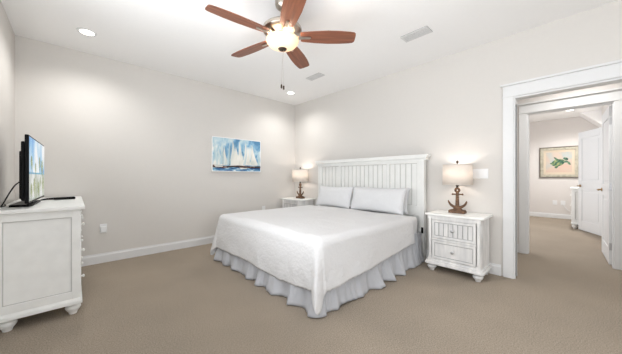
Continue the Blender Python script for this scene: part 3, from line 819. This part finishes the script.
# ------------------------------------------------------------------ sailboat painting
px0, px1, pz0, pz1 = 1.722, 2.692, 1.237, 1.845
pt = thing('sailboat_painting', 'blue and white abstract sailboat painting on the wall beyond the bed', 'painting', ((px0+px1)/2, YF, (pz0+pz1)/2))
w2, h2 = (px1-px0)/2, (pz1-pz0)/2
b = MB(); e = .012; D = .038
b.box(-w2, w2, -D, -.001, -h2, -h2+e).box(-w2, w2, -D, -.001, h2-e, h2).box(-w2, -w2+e, -D, -.001, -h2+e, h2-e).box(w2-e, w2, -D, -.001, -h2+e, h2-e)
b.build('frame', 'canvas', pt, bevel=.002)
c = MB(); y = -.032; a, hh = w2-e, h2-e
c.poly([(-a, y, -hh), (a, y, -hh), (a, y, hh), (-a, y, hh)], 0)
def lay(pts, mi, k): c.poly([(p[0]*a, y-.0005*k, p[1]*hh) for p in pts], mi)
lay([(-1, -1), (1, -1), (1, -.70), (-1, -.72)], 3, 1)
rs = random.Random(11)
def sail(xm, xl, xr, zb, zt, mi, k):
    lay([(xm, zt), (xm+(xr-xm)*.35, zb+(zt-zb)*.55), (xr, zb+.05), (xr-.02, zb), (xl, zb), (xl+.02, zb+.08), (xm-(xm-xl)*.35, zb+(zt-zb)*.5)], mi, k)
sail(-.93, -1.0, -.74, -.66, .80, 2, 2); sail(-.80, -.90, -.60, -.66, .62, 2, 3); sail(-.56, -.72, -.40, -.66, .45, 1, 4)
sail(-.66, -.74, -.52, -.60, .92, 2, 5); sail(-.22, -.36, .06, -.68, .92, 1, 6); sail(-.10, -.20, .16, -.66, .55, 1, 7); sail(.06, -.06, .30, -.66, .88, 1, 8)
sail(.32, .20, .52, -.62, .92, 2, 9); sail(.42, .30, .56, -.62, .60, 1, 10); sail(.60, .52, .88, -.62, .78, 1, 11); sail(.92, .84, 1.0, -.62, .40, 2, 12); sail(-.36, -.50, -.30, -.64, .80, 2, 13)
lay([(-.36, -.66), (-.345, -.66), (-.33, .55), (-.335, .55)], 4, 14); lay([(-.62, -.70), (-.61, -.70), (-.60, .4), (-.605, .4)], 4, 14)
lay([(-1, -.80), (-.6, -.84), (-.2, -.76), (.3, -.80), (1, -.76), (1, -.66), (.5, -.68), (0, -.64), (-.5, -.70), (-1, -.64)], 4, 15)
lay([(-.95, -.66), (-.60, -.70), (-.64, -.76), (-.9, -.76)], 1, 16); lay([(.05, -.78), (.4, -.80), (.36, -.86), (.1, -.86)], 1, 16)
c.build('canvas', ['p_sky', 'p_sail', 'p_sail2', 'p_sea', 'p_hull'], pt, smooth=0)

# ------------------------------------------------------------------ turtle print in the next room
tp = thing('turtle_print', 'framed green sea turtle print on the end wall of the next room', 'picture', (HX, .385, 1.547))
tw, tz = .392, .424
def ring4(b, a0, z0, a1, z1, x0, x1, mi=0):
    b.box(x0, x1, -a0, a0, -z0, -z1, mi).box(x0, x1, -a0, a0, z1, z0, mi).box(x0, x1, -a0, -a1, -z1, z1, mi).box(x0, x1, a1, a0, -z1, z1, mi)
b = MB(); ring4(b, tw, tz, tw-.018, tz-.018, -.035, -.001); b.build('frame_edge', 'frame_dark', tp, bevel=.003)
b = MB(); ring4(b, tw-.018, tz-.018, tw-.085, tz-.085, -.028, -.003); b.build('frame', 'frame_silver', tp, bevel=.004)
b = MB(); ring4(b, tw-.085, tz-.085, tw-.135, tz-.145, -.014, -.004); b.build('mat_border', 'matboard', tp, smooth=0)
c = MB(); c.poly([(-.008, -tw+.13, -tz+.14), (-.008, tw-.13, -tz+.14), (-.008, tw-.13, tz-.14), (-.008, -tw+.13, tz-.14)], 0)
def el(cy, cz, ry, rz_, rot, mi, k, n=20):
    pts = []
    for i in range(n):
        q = 2*PI*i/n; u, v = ry*math.cos(q), rz_*math.sin(q)
        pts.append((-.008-.0005*k, 1.2*(cy+u*math.cos(rot)-v*math.sin(rot)), 1.2*(cz+u*math.sin(rot)+v*math.cos(rot))))
    c.poly(pts, mi)
# y to the left in the picture is +y
def fl(pts, k): c.poly([(-.008-.0005*k, 1.2*p[0], 1.2*p[1]) for p in pts], 2)
fl([(-.07, .03), (-.13, .035), (-.185, -.01), (-.195, -.065), (-.165, -.06), (-.13, -.01), (-.06, -.02)], 1)      # right front flipper
fl([(.0, .05), (.03, .10), (.085, .125), (.07, .09), (.04, .04)], 1)                                             # upper flipper
fl([(.08, -.02), (.13, -.01), (.15, -.03), (.12, -.05), (.07, -.06)], 1); fl([(.05, -.08), (.07, -.13), (.03, -.14), (.0, -.09)], 1)
el(-.115, .075, .045, .028, .5, 2, 2)                                                                             # head
el(.01, -.01, .115, .078, -.35, 1, 3)                                                                             # shell
c.build('print', ['t_paper', 't_shell', 't_skin'], tp, smooth=0)

# ------------------------------------------------------------------ wall plates
def plate(name, label, cat, loc, rz, w, h, gangs, kind):
    t = thing(name, label, cat, loc, rz)       # faces local -y
    MB().box(-w/2, w/2, -.006, -.0005, -h/2, h/2).build('cover_plate', 'plate', t, bevel=.003)
    for g in range(gangs):
        cx = (-w/2 + w*(g+.5)/gangs)
        if kind == 'switch':
            MB().box(cx-.017, cx+.017, -.009, -.006, -.033, .033).build('rocker', 'plate', t, bevel=.002)
        else:
            for z in (-.02, .02): MB().box(cx-.015, cx+.015, -.008, -.006, z-.014, z+.014).build('socket', 'plate', t, bevel=.002)
    return t
plate('light_switch', 'white multi gang light switch plate behind the right lamp shade', 'light switch', (XR, .835, 1.18), -PI/2, .19, .118, 4, 'switch')
a1 = plate('wall_outlet', 'white wall outlet with plug-in adapter between the dresser and the bed', 'outlet', (.285, YF, .455), 0, .075, .118, 1, 'outlet')
MB().box(-.03, .03, -.04, -.008, -.05, .03).build('plug_adapter', 'plate', a1, bevel=.006)
plate('wall_outlet', 'white wall outlet just above the bed edge below the painting', 'outlet', (2.78, YF, .50), 0, .075, .118, 1, 'outlet')
a2 = plate('wall_outlet', 'white wall outlet in the gap between headboard and right nightstand', 'outlet', (XR, 1.345, .47), -PI/2, .075, .118, 1, 'outlet')
MB().box(-.014, .014, -.035, -.008, -.034, -.006).tube([(0, -.03, -.02), (0, -.045, -.06), (.0, -.03, -.15), (.02, -.025, -.30), (.03, -.03, -.44)], .004, n=8).build('plug', 'plate', a2, smooth=40)
plate('wall_outlet', 'left outlet of the pair below the turtle print', 'outlet', (HX, .46, .43), -PI/2, .09, .118, 1, 'outlet')
a3 = plate('wall_outlet', 'right outlet of the pair below the turtle print, with a white cord', 'outlet', (HX, .30, .43), -PI/2, .09, .118, 1, 'outlet')
MB().tube([(0, -.02, -.02), (.03, -.03, -.10), (.10, -.03, -.19), (.20, -.03, -.24), (.27, -.03, -.30)], .006, n=8).build('cord', 'plate', a3, smooth=60)
